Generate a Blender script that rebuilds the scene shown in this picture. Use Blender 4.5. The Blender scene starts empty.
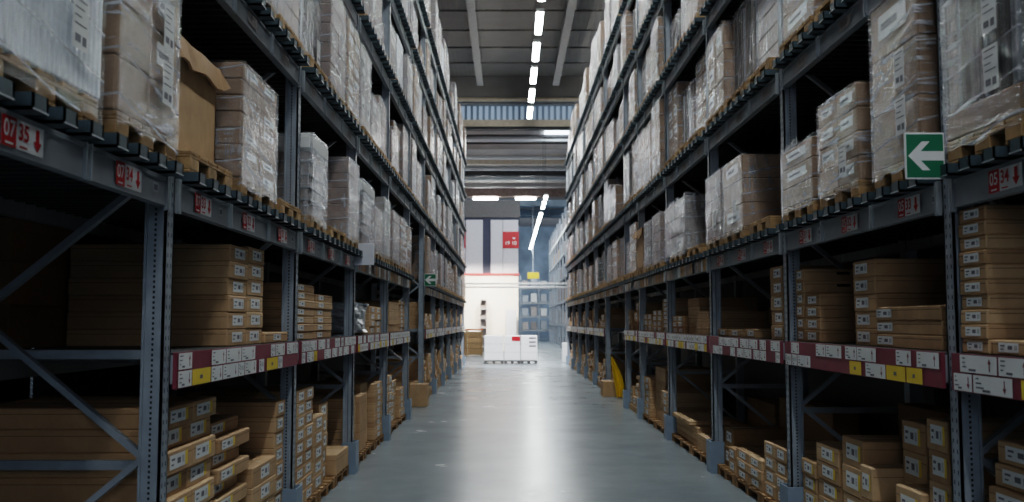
import bpy, bmesh, math, random
from mathutils import Vector, Matrix
R = random.Random(7)
C = bpy.context.scene.collection
SC = bpy.context.scene

# ------------------------------------------------------------------ materials
def mat(name):
    m = bpy.data.materials.new(name); m.use_nodes = True
    nt = m.node_tree; b = nt.nodes['Principled BSDF']
    return m, nt, b
def N(nt, typ, **kw):
    n = nt.nodes.new(typ)
    for k, v in kw.items():
        if k.startswith('i_'): n.inputs[k[2:].replace('_', ' ')].default_value = v
        else: setattr(n, k, v)
    return n
def simple(name, col, rough=.5, metal=0., var=.12, scale=6., bump=.0, objvar=0.):
    m, nt, b = mat(name); L = nt.links
    tc = N(nt, 'ShaderNodeTexCoord')
    nz = N(nt, 'ShaderNodeTexNoise', i_Scale=scale, i_Detail=4.)
    L.new(tc.outputs['Object'], nz.inputs['Vector'])
    mr = N(nt, 'ShaderNodeMapRange'); mr.inputs['From Min'].default_value = .25; mr.inputs['From Max'].default_value = .75
    mr.inputs['To Min'].default_value = 1-var; mr.inputs['To Max'].default_value = 1+var
    L.new(nz.outputs['Fac'], mr.inputs['Value'])
    val = mr.outputs['Result']
    if objvar:
        oi = N(nt, 'ShaderNodeObjectInfo')
        m2 = N(nt, 'ShaderNodeMapRange'); m2.inputs['To Min'].default_value = 1-objvar; m2.inputs['To Max'].default_value = 1+objvar
        L.new(oi.outputs['Random'], m2.inputs['Value'])
        mu = N(nt, 'ShaderNodeMath', operation='MULTIPLY')
        L.new(val, mu.inputs[0]); L.new(m2.outputs['Result'], mu.inputs[1]); val = mu.outputs[0]
    vm = N(nt, 'ShaderNodeVectorMath', operation='SCALE'); vm.inputs[0].default_value = col[:3]
    L.new(val, vm.inputs['Scale']); L.new(vm.outputs[0], b.inputs['Base Color'])
    b.inputs['Roughness'].default_value = rough; b.inputs['Metallic'].default_value = metal
    if bump:
        bp = N(nt, 'ShaderNodeBump', i_Strength=bump, i_Distance=.01)
        L.new(nz.outputs['Fac'], bp.inputs['Height']); L.new(bp.outputs[0], b.inputs['Normal'])
    return m
def emit(name, col, s):
    m, nt, b = mat(name)
    b.inputs['Base Color'].default_value = (*col, 1); b.inputs['Emission Color'].default_value = (*col, 1)
    b.inputs['Emission Strength'].default_value = s
    return m
def film_mat(name, lo, hi, vertical, gloss=.5):
    m, nt, b = mat(name); L = nt.links
    tc = N(nt, 'ShaderNodeTexCoord'); oi = N(nt, 'ShaderNodeObjectInfo')
    sc = N(nt, 'ShaderNodeVectorMath', operation='SCALE'); sc.inputs[0].default_value = (3, 17, 5)
    L.new(oi.outputs['Random'], sc.inputs['Scale'])
    ad = N(nt, 'ShaderNodeVectorMath', operation='ADD'); L.new(tc.outputs['Object'], ad.inputs[0]); L.new(sc.outputs[0], ad.inputs[1])
    def noise(rot, scale, s, d, dist=0.):
        mp = N(nt, 'ShaderNodeMapping'); mp.inputs['Rotation'].default_value = rot; mp.inputs['Scale'].default_value = scale
        L.new(ad.outputs[0], mp.inputs['Vector'])
        n = N(nt, 'ShaderNodeTexNoise', i_Scale=s, i_Detail=d, i_Roughness=.6, i_Distortion=dist); L.new(mp.outputs[0], n.inputs['Vector'])
        return n.outputs['Fac']
    def rng(v, a, b_, c, d):
        r = N(nt, 'ShaderNodeMapRange'); r.inputs['From Min'].default_value = a; r.inputs['From Max'].default_value = b_
        r.inputs['To Min'].default_value = c; r.inputs['To Max'].default_value = d; L.new(v, r.inputs['Value']); return r.outputs['Result']
    def mth(op, a, b_):
        n = N(nt, 'ShaderNodeMath', operation=op)
        for i, v in enumerate((a, b_)):
            if isinstance(v, (int, float)): n.inputs[i].default_value = v
            else: L.new(v, n.inputs[i])
        return n.outputs[0]
    crease = noise((.15, .1, 0), (13, 13, 1.4) if vertical else (2., 2., 17), 1.7, 5., .5)
    cross = noise((.5, .35, 0), (3, 3, 12), 2.2, 4., .8)
    big = noise((0, 0, 0), (1, 1, 1), 2.2, 3.)
    h = mth('ADD', mth('MULTIPLY', crease, .65), mth('MULTIPLY', cross, .35))
    mp = N(nt, 'ShaderNodeMapping'); mp.inputs['Rotation'].default_value = (.16, .12, 0); L.new(ad.outputs[0], mp.inputs['Vector'])
    wv = N(nt, 'ShaderNodeTexWave', bands_direction='Z', i_Scale=1.7, i_Distortion=2.6, i_Detail=2.); wv.inputs['Detail Scale'].default_value = .7
    L.new(mp.outputs[0], wv.inputs['Vector'])
    line = rng(wv.outputs['Fac'], .982, 1., 0., .5)
    fac = mth('ADD', rng(mth('ADD', mth('MULTIPLY', h, .7), mth('MULTIPLY', big, .3)), .515, .60, lo, hi), line)  # milky film streaks, whitened to paint in sharp glints along the creases
    N_ = N(nt, 'ShaderNodeBump', i_Strength=.85, i_Distance=.03); L.new(h, N_.inputs['Height'])
    df = N(nt, 'ShaderNodeBsdfDiffuse'); df.inputs['Color'].default_value = (.60, .62, .68, 1); L.new(N_.outputs[0], df.inputs['Normal'])
    gl = N(nt, 'ShaderNodeBsdfGlossy'); gl.inputs['Roughness'].default_value = .12; gl.inputs['Color'].default_value = (.95, .97, 1, 1); L.new(N_.outputs[0], gl.inputs['Normal'])
    fr = N(nt, 'ShaderNodeFresnel'); fr.inputs['IOR'].default_value = 1.45; L.new(N_.outputs[0], fr.inputs['Normal'])
    tr = N(nt, 'ShaderNodeBsdfTransparent'); ms = N(nt, 'ShaderNodeMixShader'); mg = N(nt, 'ShaderNodeMixShader')
    L.new(fac, ms.inputs['Fac']); L.new(tr.outputs[0], ms.inputs[1]); L.new(df.outputs[0], ms.inputs[2])
    L.new(mth('MINIMUM', mth('MULTIPLY', fr.outputs[0], gloss), .2), mg.inputs['Fac']); L.new(ms.outputs[0], mg.inputs[1]); L.new(gl.outputs[0], mg.inputs[2])
    L.new(mg.outputs[0], nt.nodes['Material Output'].inputs['Surface'])
    return m
def carton_mat(name, c1, c2, rough=.72):
    m, nt, b = mat(name); L = nt.links
    tc = N(nt, 'ShaderNodeTexCoord'); oi = N(nt, 'ShaderNodeObjectInfo')
    mxc = N(nt, 'ShaderNodeMix', data_type='RGBA'); mxc.inputs[6].default_value = (*c1, 1); mxc.inputs[7].default_value = (*c2, 1)
    L.new(oi.outputs['Random'], mxc.inputs[0])
    nz = N(nt, 'ShaderNodeTexNoise', i_Scale=5., i_Detail=6., i_Roughness=.65); L.new(tc.outputs['Object'], nz.inputs['Vector'])
    mr = N(nt, 'ShaderNodeMapRange'); mr.inputs['From Min'].default_value = .3; mr.inputs['From Max'].default_value = .7
    mr.inputs['To Min'].default_value = .84; mr.inputs['To Max'].default_value = 1.12; L.new(nz.outputs['Fac'], mr.inputs['Value'])
    vm = N(nt, 'ShaderNodeVectorMath', operation='SCALE'); L.new(mxc.outputs[2], vm.inputs[0]); L.new(mr.outputs['Result'], vm.inputs['Scale'])
    L.new(vm.outputs[0], b.inputs['Base Color']); b.inputs['Roughness'].default_value = rough
    b.inputs['Specular IOR Level'].default_value = .25
    bp = N(nt, 'ShaderNodeBump', i_Strength=.15, i_Distance=.01); L.new(nz.outputs['Fac'], bp.inputs['Height']); L.new(bp.outputs[0], b.inputs['Normal'])
    return m
M = dict(
 steel=simple('blue_grey_steel', (.28, .32, .375), .42, .15, .14, 9),
 beam=simple('grey_beam_steel', (.29, .315, .345), .45, .15, .12, 5),
 rib=simple('pale_steel_edge', (.38, .42, .46), .4, .2),
 hole=simple('dark_hole', (.008, .009, .012), .9),
 skid=simple('dark_green_grey_skid', (.05, .08, .10), .5, .2, .15, 9),
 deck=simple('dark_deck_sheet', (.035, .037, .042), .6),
 guard=simple('guard_steel', (.22, .29, .38), .5, .1, .1, 8),
 carton=carton_mat('brown_cardboard', (.43, .27, .155), (.55, .375, .225)),
 carton_l=carton_mat('wrapped_cardboard', (.27, .18, .125), (.38, .265, .19)),
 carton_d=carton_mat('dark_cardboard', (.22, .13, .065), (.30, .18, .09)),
 edge=simple('cardboard_seam', (.15, .09, .045), .8),
 tape=simple('packing_tape', (.42, .29, .17), .35),
 wood=simple('pallet_wood', (.36, .225, .11), .75, 0, .3, 14, .3, .2),
 film4=film_mat('very_thin_film', 0., .16, False, .8),
 bright=simple('bright_white_wrap', (.92, .92, .93), .5, 0, .03),
 white=simple('white_card', (.72, .73, .74), .6, 0, .05),
 goods=simple('pale_goods', (.33, .295, .29), .5, 0, .2, 5, 0, .3),
 grey=simple('grey_goods', (.36, .39, .44), .45, 0, .2, 6, 0, .15),
 slat=simple('pale_slats', (.70, .76, .83), .4, 0, .2, 4),
 dark=simple('dark_goods', (.07, .065, .065), .45, 0, .3, 5),
 mauve=simple('dull_mauve_goods', (.25, .18, .155), .5, 0, .25, 6, 0, .2),
 black=simple('black_print', (.015, .015, .018), .6),
 ink=simple('grey_print', (.16, .16, .19), .6),
 yellow=simple('yellow_card', (.78, .55, .05), .55, 0, .06),
 burg=simple('burgundy_strip', (.20, .035, .06), .5, 0, .15, 5),
 red=simple('red_print', (.50, .012, .018), .5, 0, .05),
 green=simple('green_sign', (.008, .15, .08), .4, 0, .05),
 film=film_mat('clear_stretch_film', .03, .7, False, 1.3),
 film2=film_mat('milky_stretch_film', .12, .62, True, 1.3),
 film3=film_mat('thin_stretch_film', .03, .45, True, 1.2),
 ceil=simple('ceiling_sheet', (.35, .33, .315), .6, .1, .08, 2),
 band=simple('dark_band', (.10, .10, .105), .6),
 hallceil=simple('hall_ceiling', (.46, .41, .39), .6, 0, .2, .5),
 ceilb=simple('ceiling_beam', (.34, .33, .33), .6),
 lamp=emit('lamp_tube', (.95, 1., .97), 70),
 lampbody=simple('lamp_body', (.45, .46, .47), .4),
 white_wall=simple('white_wall', (.85, .80, .73), .7, 0, .04, 2),
 hall=simple('hall_wall', (.30, .39, .50), .7, 0, .45, .5),
 navy=simple('navy_cladding', (.03, .04, .08), .6),
 panel=simple('pale_panel', (.62, .64, .72), .5, 0, .04),
 cream=simple('cream_duct', (.74, .63, .50), .5),
 orange=simple('orange_trim', (.62, .16, .06), .6),
 glass=emit('skylight_pane', (.72, .88, 1.), 9),
 pane=emit('blue_ribbed_pane', (.42, .55, .72), .35),
 tarp=simple('yellow_plastic', (.85, .55, .02), .4, 0, .08),
 silver=simple('silver_wrap', (.5, .53, .57), .2, .15, .3, 12, 1.),
)
# floor
m, nt, b = mat('polished_concrete'); L = nt.links
tc = N(nt, 'ShaderNodeTexCoord'); n1 = N(nt, 'ShaderNodeTexNoise', i_Scale=.9, i_Detail=8., i_Roughness=.65)
n2 = N(nt, 'ShaderNodeTexNoise', i_Scale=14., i_Detail=5.)
L.new(tc.outputs['Object'], n1.inputs['Vector']); L.new(tc.outputs['Object'], n2.inputs['Vector'])
cr = N(nt, 'ShaderNodeValToRGB'); cr.color_ramp.elements[0].position = .3; cr.color_ramp.elements[1].position = .72
cr.color_ramp.elements[0].color = (.185, .225, .255, 1); cr.color_ramp.elements[1].color = (.26, .30, .33, 1)
L.new(n1.outputs['Fac'], cr.inputs[0]); L.new(cr.outputs[0], b.inputs['Base Color'])
mr = N(nt, 'ShaderNodeMapRange'); mr.inputs['To Min'].default_value = .17; mr.inputs['To Max'].default_value = .33
L.new(n1.outputs['Fac'], mr.inputs['Value']); L.new(mr.outputs['Result'], b.inputs['Roughness'])
bp = N(nt, 'ShaderNodeBump', i_Strength=.015, i_Distance=.01); L.new(n2.outputs['Fac'], bp.inputs['Height']); L.new(bp.outputs[0], b.inputs['Normal'])
b.inputs['Specular IOR Level'].default_value = .3; M['floor'] = m

# ------------------------------------------------------------------ mesh builder
_tc = {}
def text_geo(s):
    if s in _tc: return _tc[s]
    cu = bpy.data.curves.new('t', 'FONT'); cu.body = s; cu.size = 1; cu.align_x = 'CENTER'; cu.align_y = 'CENTER'; cu.offset = .018
    o = bpy.data.objects.new('t', cu); C.objects.link(o)
    dg = bpy.context.evaluated_depsgraph_get(); me = o.evaluated_get(dg).to_mesh()
    g = ([tuple(v.co[:2]) for v in me.vertices], [tuple(p.vertices) for p in me.polygons])
    o.evaluated_get(dg).to_mesh_clear(); bpy.data.objects.remove(o); bpy.data.curves.remove(cu)
    _tc[s] = g
    return g
class MB:
    def __init__(s): s.v = []; s.f = []; s.m = []; s.ms = []
    def mi(s, name):
        if name not in s.ms: s.ms.append(name)
        return s.ms.index(name)
    def add(s, vs, fs, m):
        k = len(s.v); s.v += [tuple(v) for v in vs]; i = s.mi(m)
        for f in fs: s.f.append(tuple(k+q for q in f)); s.m.append(i)
    def box(s, x0, x1, y0, y1, z0, z1, m):
        x0, x1 = min(x0, x1), max(x0, x1); y0, y1 = min(y0, y1), max(y0, y1); z0, z1 = min(z0, z1), max(z0, z1)
        s.add([(x0,y0,z0),(x1,y0,z0),(x1,y1,z0),(x0,y1,z0),(x0,y0,z1),(x1,y0,z1),(x1,y1,z1),(x0,y1,z1)],
              [(3,2,1,0),(4,5,6,7),(0,1,5,4),(1,2,6,5),(2,3,7,6),(3,0,4,7)], m)
    def cbox(s, x0, x1, y0, y1, z0, z1, m, c=.006):          # chamfered box
        x0, x1 = min(x0, x1), max(x0, x1); y0, y1 = min(y0, y1), max(y0, y1)
        c = min(c, (x1-x0)/3, (y1-y0)/3, (z1-z0)/3); vs = []; idx = {}
        for a in (0, 1):
            for b_ in (0, 1):
                for d in (0, 1):
                    X, Y, Z = (x0, x1)[a], (y0, y1)[b_], (z0, z1)[d]
                    sx, sy, sz = (c, -c)[a], (c, -c)[b_], (c, -c)[d]
                    idx[a,b_,d] = len(vs); vs += [(X, Y+sy, Z+sz), (X+sx, Y, Z+sz), (X+sx, Y+sy, Z)]
        q = lambda a, b_, d, k: idx[a,b_,d]+k
        fs = [(q(0,0,0,0),q(0,0,1,0),q(0,1,1,0),q(0,1,0,0)), (q(1,0,0,0),q(1,1,0,0),q(1,1,1,0),q(1,0,1,0)),
              (q(0,0,0,1),q(1,0,0,1),q(1,0,1,1),q(0,0,1,1)), (q(0,1,0,1),q(0,1,1,1),q(1,1,1,1),q(1,1,0,1)),
              (q(0,0,0,2),q(0,1,0,2),q(1,1,0,2),q(1,0,0,2)), (q(0,0,1,2),q(1,0,1,2),q(1,1,1,2),q(0,1,1,2))]
        for a in (0,1):
            for b_ in (0,1): fs.append((q(a,b_,0,0),q(a,b_,1,0),q(a,b_,1,1),q(a,b_,0,1)))
            for d in (0,1): fs.append((q(a,0,d,0),q(a,1,d,0),q(a,1,d,2),q(a,0,d,2)))
        for b_ in (0,1):
            for d in (0,1): fs.append((q(0,b_,d,1),q(1,b_,d,1),q(1,b_,d,2),q(0,b_,d,2)))
        for a in (0,1):
            for b_ in (0,1):
                for d in (0,1): fs.append((q(a,b_,d,0),q(a,b_,d,1),q(a,b_,d,2)))
        s.add(vs, fs, m)
    def bar(s, p, q, w, h, m, up=(0, 0, 1)):                  # rectangular bar from p to q
        p, q = Vector(p), Vector(q); d = (q-p).normalized(); u = Vector(up)
        if abs(d.dot(u)) > .95: u = Vector((1, 0, 0))
        a = d.cross(u).normalized()*w/2; c = a.cross(d).normalized()*h/2
        vs = [p-a-c, p+a-c, p+a+c, p-a+c, q-a-c, q+a-c, q+a+c, q-a+c]
        s.add(vs, [(0,1,2,3),(7,6,5,4),(0,4,5,1),(1,5,6,2),(2,6,7,3),(3,7,4,0)], m)
    def tube(s, p, q, r, m, n=10):
        p, q = Vector(p), Vector(q); d = (q-p).normalized(); u = Vector((0, 0, 1)) if abs(d.z) < .9 else Vector((1, 0, 0))
        a = d.cross(u).normalized(); c = d.cross(a); vs = []
        for e in (p, q):
            for k in range(n): t = 2*math.pi*k/n; vs.append(e+a*r*math.cos(t)+c*r*math.sin(t))
        s.add(vs, [(k, (k+1) % n, n+(k+1) % n, n+k) for k in range(n)]+[tuple(range(n))[::-1], tuple(range(n, 2*n))], m)
    def prism(s, poly, axis, a0, a1, m):                      # polygon in the two other axes, extruded along axis
        n = len(poly); vs = []
        for a in (a0, a1):
            for (u, v) in poly: vs.append({'x': (a, u, v), 'y': (u, a, v), 'z': (u, v, a)}[axis])
        s.add(vs, [tuple(range(n)), tuple(range(2*n-1, n-1, -1))]+[(k, n+k, n+(k+1) % n, (k+1) % n) for k in range(n)], m)
    def rect(s, fr, u0, u1, v0, v1, off, m):                  # flat patch in a frame (origin, reading direction, up, normal)
        o, u, v, n = fr
        vs = [o+u*a+v*b_+n*off for a, b_ in ((u0, v0), (u1, v0), (u1, v1), (u0, v1))]
        s.add(vs, [(0, 1, 2, 3)], m)
    def poly(s, fr, pts, off, m):
        o, u, v, n = fr; s.add([o+u*a+v*b_+n*off for a, b_ in pts], [tuple(range(len(pts)))], m)
    def text(s, fr, t, uc, vc, size, off, m, sx=1.):
        o, u, v, n = fr; vs, fs = text_geo(t)
        s.add([o+u*(uc+a*size*sx)+v*(vc+b_*size)+n*off for a, b_ in vs], fs, m)
    def mesh(s, name):
        me = bpy.data.meshes.new(name); me.from_pydata(s.v, [], s.f)
        for k in s.ms: me.materials.append(M[k])
        me.polygons.foreach_set('material_index', s.m); me.update()
        return me
    def build(s, name, parent=None, loc=None):
        return obj(name, s.mesh(name), parent, loc)
def obj(name, me, parent=None, loc=None):
    o = bpy.data.objects.new(name, me); C.objects.link(o)
    if parent: o.parent = parent
    if loc: o.location = loc
    return o
def tag(o, label=None, cat=None, group=None, kind=None):
    if label: o['label'] = label
    if cat: o['category'] = cat
    if group: o['group'] = group
    if kind: o['kind'] = kind
    return o
def empty(name, loc, label, cat, group=None):
    o = bpy.data.objects.new(name, None); C.objects.link(o); o.location = loc; o.empty_display_size = .2
    return tag(o, label, cat, group)
def frame(o, u, n): return (Vector(o), Vector(u), Vector((0, 0, 1)), Vector(n))
def structure(name, mb): return tag(mb.build(name), kind='structure')
ORD = ['first','second','third','fourth','fifth','sixth','seventh','eighth','ninth','tenth','eleventh','twelfth','thirteenth','fourteenth','fifteenth','sixteenth','seventeenth','eighteenth','nineteenth','twentieth']
def ordw(i):
    i += 1
    if i <= 20: return ORD[i-1]
    t = {2: 'twenty', 3: 'thirty', 4: 'forty'}[i//10]
    return {2: 'twentieth', 3: 'thirtieth', 4: 'fortieth'}[i//10] if i % 10 == 0 else t+'-'+ORD[i % 10-1]

# ------------------------------------------------------------------ layout constants (metres)
FRONT = {'L': 1.65, 'R': 2.174}
SG = {'L': -1, 'R': 1}
NAME = {'L': 'left', 'R': 'right'}
POSTY = {'L': [1.815+2.7*i for i in range(13)],                                   # far face of each upright
         'R': [1.885, 4.585, 7.285, 9.985, 12.685, 15.385, 17.26, 20.785, 23.485, 26.185, 28.885, 31.585, 34.285]}
TOPS = [2.28, 3.575, 4.915, 6.165, 7.405]                                        # beam tops of the five pallet tiers
BH = .138
SHELF = 1.438
DEPTH = 1.02
TIER = ['lowest', 'second', 'third', 'fourth', 'top']
SKIP_SHELF = {'L': {1, 6}, 'R': {7}}                                              # bays without a pick shelf
SKIP_T1 = {'L': {6}, 'R': set()}
def px(side, d): return SG[side]*(FRONT[side]+d)                                  # d metres behind the rack face
def rd(side): return (0, 1, 0) if side == 'L' else (0, -1, 0)                     # reading direction on the rack face
def nr(side): return (1, 0, 0) if side == 'L' else (-1, 0, 0)

# ------------------------------------------------------------------ setting
g = MB(); g.box(-16, 16, -7, 97, -.12, 0, 'floor'); structure('floor', g)
g = MB(); g.box(-16, 16, -7, 38.4, 11.9, 12.1, 'ceil')
for k in range(21): g.box(-16, 16, -5+2.05*k, -4.93+2.05*k, 11.84, 11.9, 'ceil')
for k in range(60): g.box(-5+.18*k, -4.94+.18*k, -6, 38.3, 11.875, 11.9, 'ceil')
structure('ceiling', g)
for i, (x, y) in enumerate(((-1.14, 0), (1.88, 0))):
    g = MB(); g.box(x-.13, x+.13, -7, 36.2, 11.0, 11.06, 'ceilb'); g.box(x-.03, x+.03, -7, 36.2, 11.06, 11.84, 'ceil'); structure('trim_%d' % (i+1), g)
g = MB(); g.box(-16, 16, 38.1, 38.4, 10.85, 11.9, 'ceil'); structure('wall_bulkhead', g)
g = MB(); g.tube((-8, 37.95, 10.86), (8, 37.95, 10.86), .09, 'cream'); g.tube((-8, 37.95, 10.68), (8, 37.95, 10.68), .04, 'ceilb'); structure('trim_3', g)
g = MB(); g.box(-16, 16, 38.2, 38.3, 10.02, 10.85, 'hall')
for k in range(64): g.box(-8+.25*k, -7.86+.25*k, 38.14, 38.2, 10.04, 10.62, 'pane')
structure('window_1', g)
g = MB(); g.box(-16, 16, 38.0, 38.35, 9.74, 10.02, 'cream'); g.box(-16, 16, 38.05, 38.4, 9.64, 9.74, 'deck'); structure('trim_4', g)
# far hall
g = MB(); g.box(-16, 16, 38.4, 97, 11.6, 11.8, 'hallceil'); structure('ceiling_far_hall', g)
for i, (y, z, w, h, mm) in enumerate(((44.2, 11.1, .3, .2, 'cream'), (46.2, 11.45, .2, .1, 'white'), (47.8, 11.3, .5, .12, 'dark'), (49.4, 11.4, .3, .1, 'white'), (51.5, 11.35, 1.2, .3, 'hallceil'), (53.6, 11.2, .4, .12, 'white'), (55.4, 11.3, .4, .4, 'cream'),
      (57.6, 11.2, .4, .14, 'white'), (59.5, 11.3, .5, .5, 'dark'), (61.6, 11.2, .4, .16, 'white'), (64.5, 11.2, .6, .3, 'hallceil'), (67.2, 11.1, .5, .7, 'mauve'), (73, 11.0, 1.0, .5, 'hall'), (80, 11, 1, .6, 'hall'))):
    g = MB(); g.box(-9, 9, y-w/2, y+w/2, z-h/2, z+h/2, mm); g.box(-9, -8.9, y-.05, y+.05, z, 11.6, mm); g.box(8.9, 9, y-.05, y+.05, z, 11.6, mm); structure('trim_%d' % (5+i), g)
g = MB(); g.box(1.9, 3.4, 46.7, 48.9, 11.5, 11.59, 'glass'); structure('window_2', g)
g = MB(); g.box(-16, 16, 96.6, 97, 0, 11.8, 'hall'); structure('wall_far', g)
g = MB(); g.box(-16.2, -16, -7, 97, 0, 12, 'hall'); structure('wall_left', g)
g = MB(); g.box(16, 16.2, -7, 97, 0, 12, 'hall'); structure('wall_right', g)
g = MB(); g.box(-16, 16, -7.2, -7, 0, 12, 'hall'); structure('wall_back', g)
# bright partition with red cap, clad upper block
g = MB(); g.box(-9, .52, 50, 50.2, 0, 4.1, 'white_wall'); structure('wall_partition', g)
g = MB(); g.box(-9, .56, 49.9, 50.25, 4.1, 4.22, 'red'); structure('trim_20', g)
g = MB(); g.box(-9, .52, 50.25, 54, 4.22, 7.3, 'navy'); g.box(-9, .62, 50.15, 54, 7.3, 8.25, 'band'); g.box(-9, .52, 50.3, 54, 0, 4.22, 'navy'); structure('wall_upper_block', g)

# ------------------------------------------------------------------ racks
def make_rack(side):
    s = SG[side]; root = empty('pallet_rack', (px(side, 0), POSTY[side][0], 0),
        'tall blue-grey steel pallet rack lining the %s side of the aisle' % NAME[side], 'rack')
    base = Vector(root.location)
    def put(mb, name, par=root, label=None, kind=None, world=True):
        if world: mb.v = [tuple(Vector(v)-base) for v in mb.v]
        return tag(mb.build(name, par), label=label, kind=kind)
    ys = POSTY[side]; H = 8.0
    for j, y in enumerate(ys):
        y0 = y-.1
        g = MB(); xf, xb = px(side, 0), px(side, .088)
        # front upright: folded open profile
        g.box(xf, px(side, .012), y0, y, 0, H, 'steel'); g.box(xf, xb, y0, y0+.012, 0, H, 'steel'); g.box(xf, xb, y-.012, y, 0, H, 'steel')
        g.box(xb, px(side, .1), y0-.012, y0+.02, 0, H, 'steel'); g.box(xb, px(side, .1), y-.02, y+.012, 0, H, 'steel')
        g.box(px(side, -.012), px(side, .13), y0-.02, y+.02, 0, .012, 'steel')
        if j < 5:
            z = .1
            while z < (3.6 if j < 3 else 2.4):
                fy = frame((0, y0-.001, 0), (1, 0, 0), (0, -1, 0))
                xm = px(side, .05); g.rect(fy, xm-.005, xm+.005, z, z+.012, .0005, 'hole'); g.rect(fy, xm-.005, xm+.005, z+.025, z+.037, .0005, 'hole')
                fx = frame((xf, 0, 0), (0, 1, 0), nr(side))
                for yy in (y0+.03, y0+.07): g.rect(fx, yy-.004, yy+.004, z, z+.02, .0008 , 'hole')
                z += .05
        p = put(g, 'upright_post')
        g = MB(); g.box(px(side, DEPTH-.09), px(side, DEPTH), y0, y, 0, H, 'steel'); put(g, 'upright_post')
        # bracing in the frame plane
        ym = y-.05; a, b_ = px(side, .095), px(side, DEPTH-.095)
        zs = [.25, .94, 1.62, 2.3, 2.98, 3.66, 4.34, 5.02, 5.7, 6.38, 7.06, 7.7]
        for k in range(len(zs)-1):
            q0, q1 = (a, b_) if k % 2 == 1 else (b_, a)
            if j > 4 and k > 4 and k % 2: continue
            g = MB(); g.bar((q0, ym, zs[k]), (q1, ym, zs[k+1]), .03, .045, 'steel', up=(0, 1, 0)); put(g, 'brace', p)
        for z in (.94, 1.47):
            g = MB(); g.bar((a, ym+.04, z-.04), (b_, ym+.04, z-.04), .03, .045, 'steel'); put(g, 'brace', p)
        # column guard with sloped flank
        g = MB(); gy0, gy1 = y0-.05, y+.03
        g.box(px(side, -.05), px(side, -.038), gy0, gy1, 0, .33, 'guard'); g.box(px(side, -.05), px(side, .09), gy0-.012, gy0, 0, .33, 'guard')
        pts = [(px(side, .09), 0), (px(side, .24), 0), (px(side, .24), .08), (px(side, .09), .33)]
        g.prism(pts, 'y', gy0-.012, gy0, 'guard')
        g.box(px(side, -.05), px(side, .09), gy1, gy1+.012, 0, .33, 'guard')
        put(g, 'post_guard', p, 'grey-blue column guard on the floor')
    n_sk = 0; rest = MB()
    num = 39
    for j in range(len(ys)):
        y0 = (ys[j-1] if j else -.9); y1 = ys[j]-.1
        if j == 0: y0 = y1-2.6
        nc = 3 if y1-y0 < 3 else 4
        if y1-y0 < 2: nc = 2
        for t, top in enumerate(TOPS):
            if t == 0 and j in SKIP_T1[side]: continue
            if j == 0 and t > 1: continue
            g = MB(); xf = px(side, -.012)
            g.box(xf, px(side, .038), y0+.004, y1-.004, top-BH, top-BH+.02, 'beam'); g.box(xf, px(side, .038), y0+.004, y1-.004, top-.02, top, 'beam')
            g.box(px(side, -.006), px(side, .03), y0+.004, y1-.004, top-BH+.02, top-.02, 'beam')
            for ye in (y0+.005, y1-.045): g.box(px(side, -.02), px(side, .0), ye, ye+.04, top-BH-.02, top+.015, 'beam')
            for ye in (y0+.012, y1-.018): g.box(px(side, -.024), px(side, -.02), ye, ye+.006, top-BH-.015, top+.01, 'rib')
            for c in range(1, nc):
                yc = y0+(y1-y0)*c/nc
                g.box(px(side, -.02), px(side, .0), yc-.026, yc-.018, top-BH-.004, top+.004, 'rib'); g.box(px(side, -.02), px(side, .0), yc+.018, yc+.026, top-BH-.004, top+.004, 'rib')
            bm = put(g, 'beam')
            if (t == 0 and j < 4) or (t == 1 and j < 5):
                for c in range(nc):
                    cc = (nc-1-c) if False else c
                    yc = y0+(y1-y0)*(c+.5)/nc-(.05 if side == 'L' else .08)
                    fr = frame((px(side, -.012), yc, top-BH/2), rd(side), nr(side)); g = MB()
                    n0 = num-(j*3+c); n0 = max(1, n0)
                    W, Hh = .135, .05
                    if t == 0:
                        g.rect(fr, -W, W, -Hh, Hh, .003, 'white'); g.rect(fr, -W, -W+.09, -Hh, Hh, .0042, 'red')
                        g.text(fr, '07' if side == 'L' else '05', -W+.045, .008, .078, .0055, 'white', .9)
                        g.text(fr, '%02d' % n0, -W+.135, .008, .078, .0055, 'red', .9)
                        g.rect(fr, -W+.02, -W+.07, -.042, -.034, .0055, 'white'); g.rect(fr, -W+.11, -W+.16, -.042, -.036, .0055, 'red')
                        ax = W-.045
                        g.poly(fr, [(ax-.011, .038), (ax-.011, -.005), (ax-.027, -.005), (ax, -.04), (ax+.027, -.005), (ax+.011, -.005), (ax+.011, .038)], .0055, 'red')
                    else:
                        g.rect(fr, -.1, .1, -.035, .035, .003, 'goods'); g.text(fr, '%s %02d' % ('07' if side == 'L' else '05', n0), 0, 0, .05, .0045, 'ink')
                    put(g, 'location_label', bm)
                    if t == 0 and c % 2 == 0 and j < 5:
                        g = MB(); fr2 = frame((px(side, -.012), yc+.3*(1 if side == 'L' else -1), top-BH/2), rd(side), nr(side))
                        g.rect(fr2, -.03, .03, -.022, .022, .003, 'rib'); g.rect(fr2, -.022, .022, -.013, .013, .004, 'ink'); put(g, 'number_plate', bm)
            if j < 4 or t == 0:
                g = MB(); g.box(px(side, DEPTH-.03), px(side, DEPTH-.08), y0, y1, top-BH, top, 'beam')
                for c in range(nc): 
                    yc = y0+(y1-y0)*(c+.5)/nc; g.box(px(side, DEPTH-.085), px(side, DEPTH-.08), yc-.04, yc-.03, top-BH, top, 'rib'); g.box(px(side, DEPTH-.085), px(side, DEPTH-.08), yc+.03, yc+.04, top-BH, top, 'rib')
                put(g, 'rear_beam')
            # ribbed dark deck between the beams
            g = MB(); g.box(px(side, .045), px(side, DEPTH-.09), y0+.01, y1-.01, top-.03, top-.015, 'deck')
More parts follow.
